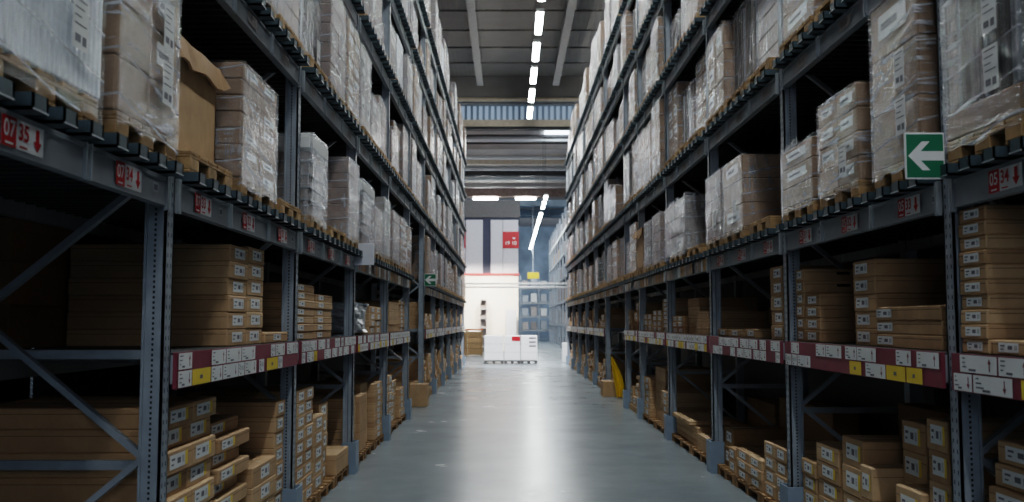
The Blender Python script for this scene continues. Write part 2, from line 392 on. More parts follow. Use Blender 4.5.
            for k in range(int((y1-y0)/.11)): yk = y0+.04+k*.11; g.box(px(side, .045), px(side, DEPTH-.09), yk, yk+.03, top-.065, top-.03, 'deck')
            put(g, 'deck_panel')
            # cross skids that carry the pallets
            for c in range(nc):
                ca = y0+(y1-y0)*c/nc; cw = (y1-y0)/nc
                for k in range(4):
                    yk = ca+cw*(.13+.245*k)
                    vis = (t == 0 and yk > 2.8) or (t == 1 and yk > 5) or (t == 2 and yk > 9)
                    g = rest if (n_sk >= 100 or not vis) else MB()
                    xa, xb = px(side, -.10), px(side, DEPTH-.02); w = .05
                    g.box(xa, xb, yk-w, yk+w, top, top+.012, 'skid'); g.box(xa, xb, yk-w, yk-w+.012, top, top+.058, 'skid'); g.box(xa, xb, yk+w-.012, yk+w, top, top+.058, 'skid')
                    g.box(xa, px(side, -.095), yk-w, yk+w, top+.012, top+.058, 'skid'); g.box(px(side, 0), xb, yk-w, yk+w, top+.052, top+.058, 'skid')
                    g.box(px(side, -.103), xa, yk-w, yk+w, top, top+.006, 'rib')
                    if g is not rest: put(g, 'skid_bar'); n_sk += 1
        g = MB(); bd = 2.02 if j < 3 else 1.12; g.box(px(side, bd), px(side, bd+.03), y0-.1, y1+.0, 0, 8.2, 'deck'); put(g, 'back_closing_panel')  # added dark sheet, shuts off the bright view through the open rack
        if j == 2: g = MB(); g.box(px(side, 1.12), px(side, 2.05), ys[j]+.0, ys[j]+.03, 0, 8.2, 'deck'); put(g, 'light_blocking_panel')  # added sheet across the depth step, blocks leaking light
        if j == len(ys)-1: g = MB(); g.box(px(side, .1), px(side, 1.15), ys[j]+.02, ys[j]+.04, 0, 8.2, 'deck'); put(g, 'light_blocking_panel')  # added sheet at the rack end, blocks light from the far hall
        # pick shelf
        if j not in SKIP_SHELF[side] or (side == 'L' and j == 1):
            if not (side == 'L' and j == 1):
                g = MB(); g.box(px(side, -.03), px(side, -.012), y0+.002, y1-.002, SHELF-.178, SHELF, 'burg'); g.box(px(side, -.012), px(side, .03), y0+.003, y1-.003, SHELF-.15, SHELF-.01, 'beam')
                st = put(g, 'label_strip', label='burgundy label strip along the shelf front')
                make_tickets(side, y0, y1, SHELF-.178, .178, px(side, -.03), st, put, j)
            if side == 'L' and j == 1:
                g = MB(); g.box(px(side, .93), px(side, .97), y0, y1, 1.35, 1.49, 'beam'); put(g, 'rear_beam'); continue
            g = MB(); g.box(px(side, -.012), px(side, DEPTH), y0+.003, y1-.003, SHELF-.012, SHELF, 'deck'); g.box(px(side, DEPTH-.06), px(side, DEPTH-.02), y0, y1, SHELF-.15, SHELF-.012, 'beam')
            for yk in (y0+.5, y1-.5): g.box(px(side, .03), px(side, DEPTH-.06), yk-.03, yk+.03, SHELF-.07, SHELF-.012, 'beam')
            put(g, 'shelf_deck')
        if j >= 4 and not (j in SKIP_T1[side]):
            make_tickets(side, y0, y1, TOPS[0]-BH, BH, px(side, -.022), bm_first(root, j), put, j, rows=1)
    put(rest, 'skid_bar', kind='stuff', label='remaining dark cross skids under the pallets')
    return root
def bm_first(root, j): return root
_far = {}
def make_tickets(side, y0, y1, z0, h, x, par, put, j, rows=2):
    near = j < 4 and rows == 2
    acc = None if near else MB()
    rh = h/rows
    for r in range(rows):
        y = y0+.02
        while y < y1-.1:
            w = R.choice((.26, .3, .34)) if (near and j == 1) else R.choice((.13, .2, .26, .3)) if near else R.choice((.09, .13, .17))
            w = min(w, y1-.02-y)
            k = R.random()*(.7 if j == 1 else 1)+(.3 if j == 1 else 0)
            kind = 'blank' if k < (.22 if near else .12) else ('yellow' if k < (.42 if near else .3) and r == 0 else 'white')
            if kind != 'blank':
                g = MB() if near else acc
                fr = frame((x, y+w/2, z0+rh*(r+.5)), rd(side), nr(side)); a, b_ = w/2-.004, rh/2-.004
                g.rect(fr, -a, a, -b_, b_, .003, 'yellow' if kind == 'yellow' and rows == 2 else ('white' if rows == 2 else R.choice(('white', 'goods', 'carton', 'carton', 'mauve'))))
                if kind == 'white' and near:
                    for q in range(3):
                        l = R.uniform(.15, .5)*a; g.rect(fr, -a*.85, -a*.85+l, b_*(.55-.5*q), b_*(.55-.5*q)+.006, .004, 'ink')
                    g.rect(fr, -a*.5, -a*.1, -b_*.8, -b_*.55, .004, 'ink')
                    if w > .18:
                        ax = a*.62; d = 1 if r else -1
                        g.poly(fr, [(ax-.004, -d*.028), (ax+.004, -d*.028), (ax+.004, d*.006), (ax+.014, d*.006), (ax, d*.03), (ax-.014, d*.006), (ax-.004, d*.006)][::d], .004, 'burg')
                    else:
                        for q in range(5): g.rect(fr, a*(-.6+.3*q), a*(-.5+.3*q), -b_*.2, b_*.5, .004, 'ink')
                elif near: g.rect(fr, -a*.2, a*.1, -b_*.3, b_*.2, .004, 'ink')
                else:
                    if R.random() < .4: g.rect(fr, -a*.3, a*.3, -b_*.5, b_*.3, .004, R.choice(('ink', 'burg', 'mauve')))
                if near: put(g, 'price_ticket', par)
            y += w+R.choice((0, .005, .06 if near else .01))
    if acc and acc.f: put(acc, 'price_ticket', par, kind='stuff')
make_rack('L'); make_rack('R')

# ------------------------------------------------------------------ pallets
def pallet_parts(s, w, d, h=.112):
    """front toward the aisle at local x = 0, runs inward by s*d; along y by w; list of (part, mesh builder)"""
    out = []; bh = h-.04
    for k in range(5):
        g = MB(); yk = -w/2+(w-.12)*k/4; g.cbox(0, s*d, yk, yk+.12, h-.02, h, 'wood', .003); out.append(('deck_board', g))
    for k in range(3):
        g = MB(); xk = (d-.1)*k/2; g.cbox(s*xk, s*(xk+.1), -w/2, w/2, h-.036, h-.02, 'wood', .003); out.append(('stringer_board', g))
        for q in range(3):
            g = MB(); yk = -w/2+(w-.13)*q/2; g.cbox(s*xk, s*(xk+.1), yk, yk+.13, .016, h-.036, 'wood', .004); out.append(('block', g))
    for q in range(3):
        g = MB(); yk = -w/2+(w-.13)*q/2; g.cbox(0, s*d, yk, yk+.13, 0, .016, 'wood', .003); out.append(('base_board', g))
    return out
_pal = {}
def pallet(side, x, y, z, w, d, label, group, parts):
    s = SG[side]; key = (side, round(w, 2), round(d, 2), parts)
    if key not in _pal:
        pp = pallet_parts(s, w, d)
        if parts: _pal[key] = [(n, g.mesh(n)) for n, g in pp]
        else:
            a = MB()
            for n, g in pp: a.add(g.v, g.f, 'wood')
            _pal[key] = a.mesh('pallet')
    if parts:
        r = empty('wooden_pallet', (x, y, z), label, 'pallet', group)
        for n, me in _pal[key]: obj(n, me, r)
        return r
    return tag(obj('wooden_pallet', _pal[key], None, (x, y, z)), label, 'pallet', group)

# ------------------------------------------------------------------ wrapped loads
def film_shell(w, d, h, s, seed, amp=.012, skirt=.05, ragged=False, topcover=True):
    """wrinkled shell around a w (y) x d (x) x h block; front at x = 0"""
    rr = random.Random(seed); ny, nx, nz = 9, 7, 11; off = .006; g = MB()
    P = [rr.uniform(0, 6.28) for _ in range(8)]
    def wr(a, z): return amp*(.5*math.sin(9*a+14*z+P[0])+.35*math.sin(23*z-7*a+P[1])+.3*math.sin(31*a+P[2]+5*z)+rr.uniform(-.4, .4))
    ring = []                                                     # outline points (x, y, nx, ny)
    for k in range(ny): ring.append((off, -w/2-off+(w+2*off)*k/ny, 1, 0))
    for k in range(nx): ring.append((off-(d+2*off)*k/nx, w/2+off, 0, 1))
    for k in range(ny): ring.append((-d-off, w/2+off-(w+2*off)*k/ny, -1, 0))
    for k in range(nx): ring.append((-d-off+(d+2*off)*k/nx, -w/2-off, 0, -1))
    n = len(ring); vs = []
    for q in range(nz+1):
        z = -skirt+(h+skirt+off)*q/nz
        for k, (x, y, ax, ay) in enumerate(ring):
            e = abs(wr(k*.35, z*2))
            if q == 0 and skirt > 0: z2 = z+rr.uniform(-.02, .02)
            elif q == nz and ragged: z2 = z+rr.uniform(-.02, .05)
            else: z2 = z
            vs.append((-s*(x+ax*e), y+ay*e, z2))
    fs = [(q*n+k, q*n+(k+1) % n, (q+1)*n+(k+1) % n, (q+1)*n+k) for q in range(nz) for k in range(n)]
    if topcover and not ragged: fs.append(tuple(range(nz*n, nz*n+n)))
    if s > 0: fs = [f for f in fs]
    else: fs = [f[::-1] for f in fs]
    g.add(vs, fs, 'film')
    return g
def core(kind, w, d, h, s, rr, lod):
    g = MB(); X = lambda a: s*a
    if kind in ('cartons', 'thin', 'whites', 'mauve'):
        mt = {'cartons': 'carton_l', 'thin': 'carton_l', 'whites': 'goods', 'mauve': 'mauve'}[kind]
        ny = rr.choice((1, 2, 2, 3)); nz = rr.choice((3, 4, 5, 7)) if kind != 'mauve' else 5; nx = 2
        if lod: nx = 1
        if kind == 'whites': nz = rr.choice((2, 3))
        for a in range(nx):
            for b_ in range(ny):
                for c in range(nz):
                    e = rr.uniform(0, .006)
                    g.cbox(X(a*d/nx+.002+e), X((a+1)*d/nx-.002), -w/2+b_*w/ny+.002, -w/2+(b_+1)*w/ny-.002, c*h/nz+.001, (c+1)*h/nz-.002, mt, .007)
                    if a == 0 and kind != 'mauve' and rr.random() < .6:
                        fr = frame((X(.001), -w/2+(b_+.5)*w/ny, (c+.55)*h/nz), (0, -s, 0), (-s, 0, 0)); uw = w/ny*.3; uh = h/nz*.22
                        g.rect(fr, -uw, uw, -uh, uh, .001, 'white'); g.rect(fr, -uw*.8, uw*.4, -uh*.3, uh*.3, .002, 'ink')
    elif kind == 'slats':
        n = 22; g.box(X(.03), X(d-.03), -w/2+.02, w/2-.02, 0, h, 'grey')
        for k in range(n):
            y = -w/2+w*(k+.5)/n; g.cbox(X(0), X(.03), y-w/n*.4, y+w/n*.4, 0, h, 'slat', .006); g.cbox(X(d-.03), X(d), y-w/n*.4, y+w/n*.4, 0, h, 'slat', .006)
        for k in range(n):
            x = d*(k+.5)/n
            for ye in (-w/2, w/2-.02): g.cbox(X(x-d/n*.4), X(x+d/n*.4), ye, ye+.02, 0, h, 'slat', .006)
    elif kind == 'dark':
        n = 20
        for k in range(n):
            y = -w/2+w*(k+.5)/n; mt = rr.choice(('dark', 'dark', 'grey', 'mauve', 'dark', 'goods')); g.cbox(X(rr.uniform(0, .03)), X(d), y-w/n*.46, y+w/n*.46, h*.14, h-rr.uniform(0, .05), mt, .006)
        g.cbox(X(-.0), X(d), -w/2, w/2, 0, h*.14, 'carton_l', .01)
    elif kind == 'tub':
        a = .035; z1 = h-.15
        b0 = [(X(a), -w/2+a), (X(a), w/2-a), (X(d-a), w/2-a), (X(d-a), -w/2+a)]; b1 = [(X(a*.6), -w/2+a*.6), (X(a*.6), w/2-a*.6), (X(d-a*.6), w/2-a*.6), (X(d-a*.6), -w/2+a*.6)]
        g.add([(x, y, 0) for x, y in b0]+[(x, y, z1) for x, y in b1], [(3, 2, 1, 0), (4, 5, 6, 7)]+[(k, (k+1) % 4, 4+(k+1) % 4, 4+k) for k in range(4)], 'goods')
        for k in range(4): z = .12+k*(z1-.1)/4; g.box(X(a*.4), X(d-a*.4), -w/2+a*.4, w/2-a*.4, z, z+.012, 'grey')
    return g
def outward(me):
    b = bmesh.new(); b.from_mesh(me); bmesh.ops.recalc_face_normals(b, faces=b.faces); b.to_mesh(me); b.free(); return me
FILM = {'cartons': 'film', 'thin': 'film3', 'whites': 'film2', 'mauve': 'film2', 'slats': 'film4', 'dark': 'film', 'tub': 'film3', 'open': None, 'plain': 'film3'}
WORDS = {'cartons': 'clear-wrapped brown carton load', 'thin': 'thinly wrapped brown carton load', 'whites': 'white wrapped load', 'mauve': 'milky wrapped grey-brown load',
         'slats': 'pale ribbed load in clear film', 'dark': 'tall wrapped load of dark goods', 'tub': 'white lidded tub', 'open': 'open brown carton'}
def load(side, t, y0, y1, h, kind, seq, label=None, xo=-.05, d=1.06, dz=0., ragged=False, lod=0, sheet=None, pal=True, detail=False):
    s = SG[side]; w = y1-y0; yc = (y0+y1)/2; d = min(d, 1.03-xo-.02); rr = random.Random('%s%d%.2f' % (side, t, y0))
    z0 = TOPS[t]+.0595; zb = z0+.1135 if pal else z0; x = px(side, xo)
    where = '%s rack, %s pallet tier, %s from the camera' % (NAME[side], TIER[t], ordw(seq))
    lab = label or '%s, %s' % (WORDS[kind], where)
    grp = 'pallet loads on the %s rack, %s pallet tier' % (NAME[side], TIER[t])
    if pal: pallet(side, px(side, -.05), yc+.0, z0, min(.8, max(.4, w-.012)), 1.05, 'wooden pallet under the %s load, %s rack, %s pallet tier' % (ordw(seq), NAME[side], TIER[t]), 'wooden pallets on the %s rack' % NAME[side], detail)
    r = empty({'tub': 'lidded_tub', 'open': 'lidded_carton'}.get(kind, 'wrapped_load'), (x, yc, zb), lab, {'tub': 'tub', 'open': 'box'}.get(kind, 'pallet load'), grp)
    if kind == 'open':
        g = MB(); th = .012
        g.box(0, s*th, -w/2, w/2, 0, h, 'carton'); g.box(s*(d-th), s*d, -w/2, w/2, 0, h, 'carton')
        g.box(0, s*d, -w/2, -w/2+th, 0, h, 'carton'); g.box(0, s*d, w/2-th, w/2, 0, h, 'carton'); g.box(0, s*d, -w/2, w/2, 0, th, 'carton'); g.box(s*.02, s*(d-.02), -w/2+.02, w/2-.02, h-.1, h-.08, 'carton_d')
        g.build('carton_body', r)
        g = MB(); n = 9; vs = []
        for k in range(n+1):                                      # creased lid skirt along the front
            y = -w/2-.012+(w+.024)*k/n; q = rr.uniform(-.012, .012)
            vs += [(s*.05, y, h+.012), (-s*(.014+abs(q)*.5), y, h+.008+q*.4), (-s*(.035+q), y, h-.12+q*1.5), (-s*(.02+q), y, h-.122+q*1.5)]
        g.add(vs, [f for k in range(n) for f in ((4*k, 4*k+4, 4*k+5, 4*k+1), (4*k+1, 4*k+5, 4*k+6, 4*k+2), (4*k+2, 4*k+6, 4*k+7, 4*k+3))], 'carton')
        g.add([(s*.05, -w/2-.012, h+.012), (s*.05, w/2+.012, h+.012), (s*d, w/2+.012, h+.012), (s*d, -w/2-.012, h+.012)], [(0, 1, 2, 3)], 'carton')
        g.add([(-s*.014, w/2+.012, h+.008), (-s*.035, w/2+.012, h-.12), (-s*.07, w/2+.05, h-.09)], [(0, 1, 2)], 'carton'); g.build('lid', r)
        return r
    g = core(kind, w, d, h, s, rr, lod); g.build({'tub': 'tub_body', 'slats': 'slat_bundle', 'dark': 'goods_stack'}.get(kind, 'carton_block'), r)
    if kind == 'tub':
        g = MB(); g.cbox(-s*.012, s*(d+.012), -w/2-.012, w/2+.012, h-.15, h, 'white', .03); g.build('lid', r)
    f = film_shell(w, d, h, s, rr.random(), ragged=ragged, amp=.006 if not lod else .004, skirt=(.09 if kind == 'slats' and detail is False and t == 0 else .05) if xo <= -.045 else -.002)
    me = outward(f.mesh('stretch_film')); me.materials.clear(); me.materials.append(M[FILM[kind]])
    for p_ in me.polygons: p_.use_smooth = False
    obj('stretch_film', me, r)
    if sheet is None: sheet = rr.random() < .25
    if sheet:
        for q in range(2 if h > .7 else 1):
            g = MB(); fr = frame((-s*.022, (w*.22)*(-s if side == 'R' else 1)*(1), h*.25+q*.26), rd(side), nr(side))
            g.rect(fr, -.062, .062, -.1, .1, .002, 'white')
            for k in range(4): g.rect(fr, -.05, .045-.02*(k % 3), .08-.03*k, .086-.03*k, .003, 'ink')
            g.rect(fr, -.045, .0, -.075, -.045, .003, 'ink'); g.rect(fr, .012, .045, -.08, -.045, .003, 'ink')
            g.build('label_sheet', r)
    return r
BASE = [t+.17 for t in TOPS]
# lowest tier, near loads as seen
seq = 0
near_L = [(2.72, 3.56, .93, 'slats', dict(label='pale ribbed load in clear film above the 07 35 beam label', sheet=True)),
 (3.70, 4.385, .93, 'cartons', dict(label='shiny clear-wrapped brown carton load above the 07 34 beam label', sheet=True)),
 (4.58, 5.30, .60, 'open', dict(label='brown carton with creased lid on a pallet above the 07 33 label', xo=.06)),
 (5.45, 6.28, .70, 'thin', dict(label='plain brown carton load in thin film beside the creased-lid carton, left rack', sheet=False)),
 (6.42, 7.06, .42, None, dict(label='empty wooden pallet beside the second post, left rack lowest pallet tier')),
 (7.40, 8.04, .67, 'tub', dict(label='white lidded tub on a pallet, left rack just past the second post', sheet=False)),
 (8.25, 9.05, .44, None, dict(label='empty wooden pallet past the white tub, left rack lowest pallet tier')),
 (9.12, 9.76, .78, 'mauve', dict(label='tall ribbed grey-brown wrapped load above the white square sign, left rack', sheet=False)),
 (10.0, 10.85, .70, 'tub', dict(label='second white lidded tub from the camera on the left rack', sheet=False)),
 (10.93, 11.68, .52, 'mauve', {}), (11.75, 12.38, .74, 'whites', {}), (12.68, 13.5, .68, 'mauve', {}), (13.6, 14.4, .70, 'cartons', {}), (14.45, 15.1, .66, 'thin', {})]
near_R = [(3.0, 3.72, .9, 'cartons', dict(sheet=False)), (3.76, 4.42, .96, 'dark', dict(label='tall wrapped load of dark goods above the 05 34 beam label', sheet=True)),
 (4.70, 5.31, .95, 'cartons', dict(label='tall wrapped brown carton load behind the green arrow sign', sheet=True)),
 (5.54, 6.25, .60, 'cartons', dict(label='shiny wrapped carton load left of the load behind the arrow sign', sheet=True)),
 (6.38, 7.10, .44, 'cartons', dict(label='small load under torn film with ragged top beside first far post, right rack', ragged=True, sheet=False)),
 (7.45, 8.1, .30, 'thin', dict(xo=.35, label='low thinly wrapped brown carton load set back past second post, right rack')),
 (8.30, 9.06, .66, 'thin', dict(label='big square wrapped carton load past the second post, right rack', sheet=True)),
 (9.14, 9.85, .66, 'mauve', dict(sheet=True)),
 (10.15, 10.95, .36, 'thin', dict(xo=.3)), (11.02, 12.45, .66, 'whites', dict(label='wide milky wrapped load with torn top past the third post, right rack', ragged=True)),
 (12.85, 13.55, .68, 'mauve', {}), (13.7, 14.4, .66, 'whites', {}), (14.5, 15.23, .62, 'open', dict(label='lidded brown carton among wrapped loads, right rack lowest pallet tier', d=.9))]
kinds = ['cartons']*4+['thin']*4+['whites']*4+['mauve']*5+['slats']*1+['dark']*1
for side, lst in (('L', near_L), ('R', near_R)):
    for i, (a, b_, h, k, kw) in enumerate(lst):
        if k is None:
            pallet(side, px(side, -.05), (a+b_)/2, TOPS[0]+.0595, b_-a, 1.05, kw['label'], 'empty pallets on the left rack', True); continue
        load(side, 0, a, b_, h, k, i, detail=a > 4, **kw)
    ys = POSTY[side]
    for t in range(5):
        i = len(lst) if t == 0 else 0
        ymin = {0: 15.3, 1: 4.4, 2: 8.8, 3: 12.4, 4: 15.8}[t]
        for j in range(1, len(ys)):
            y0, y1 = ys[j-1], ys[j]-.1; nc = 3 if y1-y0 < 3 else 4
            if y1-y0 < 2: nc = 2
            if t == 0 and j in SKIP_T1[side]: continue
            for c in range(nc):
                cw = (y1-y0)/nc; a = y0+cw*c+(.07 if c == 0 else .03); b_ = y0+cw*(c+1)-(.07 if c == nc-1 else .03)
                if b_ < ymin or (t == 0 and a < 15.4): continue
                if R.random() < .04 and b_ > 9: continue
                k = R.choice(kinds); hm = (TOPS[t+1]-BH-BASE[t]-.05) if t < 4 else 1.15
                h = hm*(R.uniform(.82, 1.) if R.random() < .72 else R.uniform(.5, .8))
                if t == 0: h = R.uniform(.55, .85)
                g = R.uniform(0, .05)
                load(side, t, a+g, b_-g*.5, h, k, i, lod=1 if a > 13 else 0, xo=R.choice((-.05, -.02, .02, .06)) if t else R.choice((-.05, -.03, .02)), detail=(t == 1 and a < 10)); i += 1

# ------------------------------------------------------------------ cartons
_cm = {}; NC = [0]
def carton_mesh(side, d, w, h, mt):
    key = (side, round(d, 2), round(w, 2), round(h, 3), mt)
    if key not in _cm:
        s = SG[side]; g = MB(); g.cbox(0, s*d, -w/2, w/2, 0, h-.001, mt, .006)
        g.rect(frame((0, 0, h*.72), (0, 1, 0), nr(side)), -w/2+.006, w/2-.006, -.0016, .0016, .0006, 'edge')      # lid seam
        fr = frame((0, -w/2, h*.72), (1, 0, 0), (0, -1, 0)); g.rect(fr, min(0, s*d)+.01, max(0, s*d)-.01, -.0016, .0016, .0006, 'edge')
        g.box(s*.03, s*(d-.03), -.025, .025, h-.001, h-.0002, 'tape')
        _cm[key] = g.mesh('carton')
    return _cm[key]
_lm = {}
def label_mesh(side, w, h, yellow):
    key = (side, round(w, 2), round(h, 2), yellow)
    if key not in _lm:
        g = MB(); fr = frame((0, 0, 0), rd(side), nr(side)); a = min(w*.28, .11); b_ = min(h*.3, .05)
        g.rect(fr, -a, a, -b_, b_, .001, 'white')
        g.rect(fr, -a*.05, a*.4, -b_*.4, b_*.4, .002, 'ink'); g.rect(fr, -a*.8, -a*.35, b_*.2, b_*.5, .002, 'ink'); g.rect(fr, -a*.8, -a*.5, -b_*.5, -b_*.25, .002, 'ink')
        for k in range(3): g.rect(fr, a*(.6+.1*k), a*(.64+.1*k), -b_*.5, b_*.5, .002, 'ink')
        if yellow: g.rect(fr, a, a*1.35, -b_, b_, .001, 'yellow')
        _lm[key] = g.mesh('shipping_label')
    return _lm[key]
STUFF = MB()
def carton(side, xo, y0, y1, z, h, d, label, group, yellow=False, mt='carton', lab=True, jit=.006, far=False, offl=.0, name='carton'):
    rr = R; w = y1-y0; xo += rr.uniform(-jit, jit); s = SG[side]
    if far:
        x = px(side, xo); STUFF.cbox(x, x+s*d, y0+.004, y1-.004, z, z+h-.002, mt, .006)
        if lab:
            fr = frame((x, (y0+y1)/2, z+h*.55), rd(side), nr(side)); STUFF.rect(fr, -w*.25, w*.25, -h*.28, h*.28, .002, 'white'); STUFF.rect(fr, -w*.1, w*.15, -h*.15, h*.12, .003, 'ink')
        return None
    NC[0] += 1
    o = tag(obj(name, carton_mesh(side, d, w-.006, h, mt), None, (px(side, xo), (y0+y1)/2, z)), label, 'box', group)
    if label and 'hand slot' in label:
        g = MB(); fr = frame((s*d*.32, -(w-.006)/2, h*.62), (1, 0, 0), (0, -1, 0)); g.rect(fr, -.05, .05, -.011, .011, .001, 'hole'); g.build('hand_slot', o)
    if lab: obj('shipping_label', label_mesh(side, w, h, yellow), o, (-s*.0012, offl*w*(1 if side == 'L' else -1), h*.52))
    return o
def clamp(side, y0, y1, lo, hi):
    for k, yp in enumerate(POSTY[side]):
        if y0 < yp+lo and y1 > yp+.1: y0 = yp+lo
        if y1 > yp-.1-hi and y0 < yp-.2 and y1 < yp+.25: y1 = yp-.1-hi
    return y0, y1
def stack(side, xo, y0, y1, z, hs, d, desc, cols=1, yellow=False, mt='carton', lab=True, far=False, jit=.006, offl=0., what='brown carton'):
    """columns of cartons; hs = list (or list per column) of layer heights from the bottom"""
    y0, y1 = clamp(side, y0, y1, .02, .02) if z > 1 else clamp(side, y0, y1, .05, .07); z += .0015
    w = (y1-y0)/cols; cols_h = hs if isinstance(hs[0], (list, tuple)) else [hs]*cols
    cn = [[''], ['nearer column, ', 'farther column, '], ['nearest column, ', 'middle column, ', 'farthest column, ']][cols-1]
    for c in range(cols):
        zz = z; n = len(cols_h[c])
        for k, h in enumerate(cols_h[c]):
            pos = 'top' if k == n-1 and n > 1 else ('bottom' if k == 0 and n > 1 else ordw(k)+' up')
            if n == 1: pos = 'single'
            carton(side, xo, y0+c*w, y0+(c+1)*w, zz, h, d, '%s, %s, %s%s' % (what, pos, cn[c], desc), 'cartons: '+desc, yellow, mt, lab, jit, far, offl)
            zz += h
_fp = [0]
def floor_pallet(side, xo, y0, y1, desc, d=.9):
    y0, y1 = clamp(side, y0, y1, .05, .07)
    key = ('fp', side, round(y1-y0, 3), d); s = SG[side]
    if key not in _pal:
        g = MB(); w = y1-y0
        for k in range(5): g.box(s*.0, s*d, -w/2+(w-.1)*k/4, -w/2+(w-.1)*k/4+.1, .085, .1, 'carton_d')  # dark tone paints in the shadow gap beneath the stacks
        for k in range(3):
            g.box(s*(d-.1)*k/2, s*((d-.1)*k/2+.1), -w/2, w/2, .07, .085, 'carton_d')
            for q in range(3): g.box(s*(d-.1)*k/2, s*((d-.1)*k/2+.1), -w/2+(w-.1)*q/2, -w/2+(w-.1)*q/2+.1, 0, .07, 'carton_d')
        _pal[key] = g.mesh('floor_pallet')
    return tag(obj('wooden_pallet', _pal[key], None, (px(side, xo), (y0+y1)/2, 0)), desc, 'pallet', 'pallets on the floor under the racks')
H = lambda n, h: [h]*n
# ---- left rack, pick shelf
stack('L', .05, 5.60, 6.38, SHELF, [H(6, .104), H(6, .107)], .98, 'left shelf, labelled stack in first bay', cols=2)
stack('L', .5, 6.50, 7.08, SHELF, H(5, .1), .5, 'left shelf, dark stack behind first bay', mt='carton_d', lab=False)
stack('L', .04, 6.42, 7.08, SHELF, [.075], .42, 'flat carton on left shelf before the second post', what='shallow brown carton')
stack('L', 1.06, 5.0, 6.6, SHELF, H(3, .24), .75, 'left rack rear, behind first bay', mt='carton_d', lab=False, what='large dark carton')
stack('L', .05, 7.32, 8.08, SHELF, H(7, .066), .9, 'left shelf, tall stack past second post', offl=-.2)
stack('L', .05, 8.1, 8.88, SHELF, H(6, .066), .9, 'left shelf, lower stack past second post', offl=-.2)
stack('L', .3, 8.95, 9.75, SHELF, H(2, .08), .6, 'left shelf, low pair before third post', lab=False, mt='carton_d')
stack('L', .05, 11.25, 12.3, SHELF, H(4, .085), .8, 'left shelf, labelled stack before fourth post', cols=2)
stack('L', .05, 13.1, 14.2, SHELF, H(4, .11), .9, 'left shelf, tall stack past fourth post', lab=False, cols=2)
stack('L', .05, 14.25, 15.05, SHELF, H(8, .06), .8, 'left shelf, striped stack before open bay')
# silver bundle
r = empty('silver_bundle', (px('L', .08), 10.65, SHELF+.03), 'crumpled silver-wrapped bundle on left shelf past third post', 'bundle')
g = film_shell(.85, .6, .33, -1, 3, amp=.05, skirt=0); me = outward(g.mesh('bundle_wrap')); me.materials.clear(); me.materials.append(M['silver']); obj('bundle_wrap', me, r)
g = MB(); g.box(-.02, -.5, -.35, .35, .0, .28, 'grey'); g.build('bundle_core', r)
# ---- left rack, floor level
def mixed(side, xo, y0, y1, z, pattern, d, desc, **kw):
    """pattern: per layer number of cartons across"""
    zz = z+.0015
    for k, (n, h) in enumerate(pattern):
        w = (y1-y0)/n
        for c in range(n):
            lay = 'bottom layer' if k == 0 else ('top layer' if k == len(pattern)-1 else ordw(k)+' layer up')
            side_w = '' if n == 1 else ('near side, ' if c == 0 else 'far side, ')
            carton(side, xo+(.03*(k % 2)), y0+c*w, y0+(c+1)*w, zz, h, d, 'brown carton, %s, %s%s' % (lay, side_w, desc), 'cartons: '+desc, True, offl=-.1, **kw)
        zz += h
mixed('L', .04, 4.60, 5.38, .1, [(2, .12), (2, .12), (2, .12), (1, .12), (2, .12), (2, .12), (2, .12), (2, .115), (2, .105)], 1.0, 'first bay floor, left rack, by the near post')
for nm, (a, b_, desc, x) in enumerate(((4.55, 5.4, 'wooden pallet under the near-post carton stack, left rack floor', .02), (5.42, 6.1, 'wooden pallet under the tray stack, left rack floor', .05), (6.12, 7.05, 'wooden pallet under the tall carton column, left rack first bay', .02),
     (7.36, 8.2, 'wooden pallet under stacks just past second post, left floor', .02), (8.24, 9.0, 'wooden pallet under low column, left floor second bay', .02), (9.02, 9.75, 'wooden pallet under the low carton before third post, left floor', .02),
     (10.0, 10.8, 'wooden pallet past third post, left floor', .02), (10.85, 11.65, 'wooden pallet under plain stack, left floor third bay', .02), (11.7, 12.45, 'wooden pallet under pale striped stack, left floor third bay', .02),
     (12.7, 13.9, 'wooden pallet past fourth post, left floor', .02), (13.95, 15.1, 'wooden pallet before open bay, left floor', .02))):
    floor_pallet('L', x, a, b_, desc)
for k in range(10):   # shallow trays, every other one pushed out
    carton('L', .10 if k % 2 else .05, 5.46, 6.04 if k % 2 else 6.10, .1+.089*k, .089, .7, 'shallow brown tray, %s from the floor, tray stack in left rack first bay' % ordw(k), 'trays: left rack first bay floor', True, offl=-.25, name='carton_tray')
stack('L', .05, 6.78, 7.06, .1, H(8, .113), 1.0, 'tall column behind second post foot, left floor', offl=.0)
stack('L', .45, 6.12, 6.74, .1, H(7, .12), .55, 'recessed tall stack, left floor first bay', lab=False)
stack('L', .03, 6.12, 6.74, .1, H(4, .132), .38, 'short front stack, left floor first bay')
stack('L', .04, 7.38, 8.04, .1, H(9, .104), .9, 'two-wide tall stack, left floor past second post', cols=2)
stack('L', .05, 8.12, 8.58, .1, H(5, .13), .8, 'low column, left floor second bay')
stack('L', .10, 8.6, 8.98, .1, H(5, .145), .8, 'taller second column, left floor second bay')
stack('L', .02, 9.04, 9.72, .1, [.2], .7, 'on the floor before third post, left rack', lab=False, what='long brown carton')
stack('L', .75, 9.04, 9.72, .1, H(4, .14), .2, 'dark stack behind the long carton, left floor', mt='carton_d', lab=False)
stack('L', .08, 10.02, 10.5, .1, H(6, .11), .8, 'stack just past third post, left floor')
stack('L', .05, 10.62, 11.1, .1, H(2, .32), .8, 'plain tall pair, left floor third bay', lab=False)
stack('L', .12, 11.12, 11.64, .1, H(2, .37), .8, 'taller plain pair, left floor third bay', lab=False)
stack('L', .04, 11.72, 12.42, .1, H(9, .078), .8, 'pale striped stack, left floor third bay', what='pale edged flat carton', offl=0)
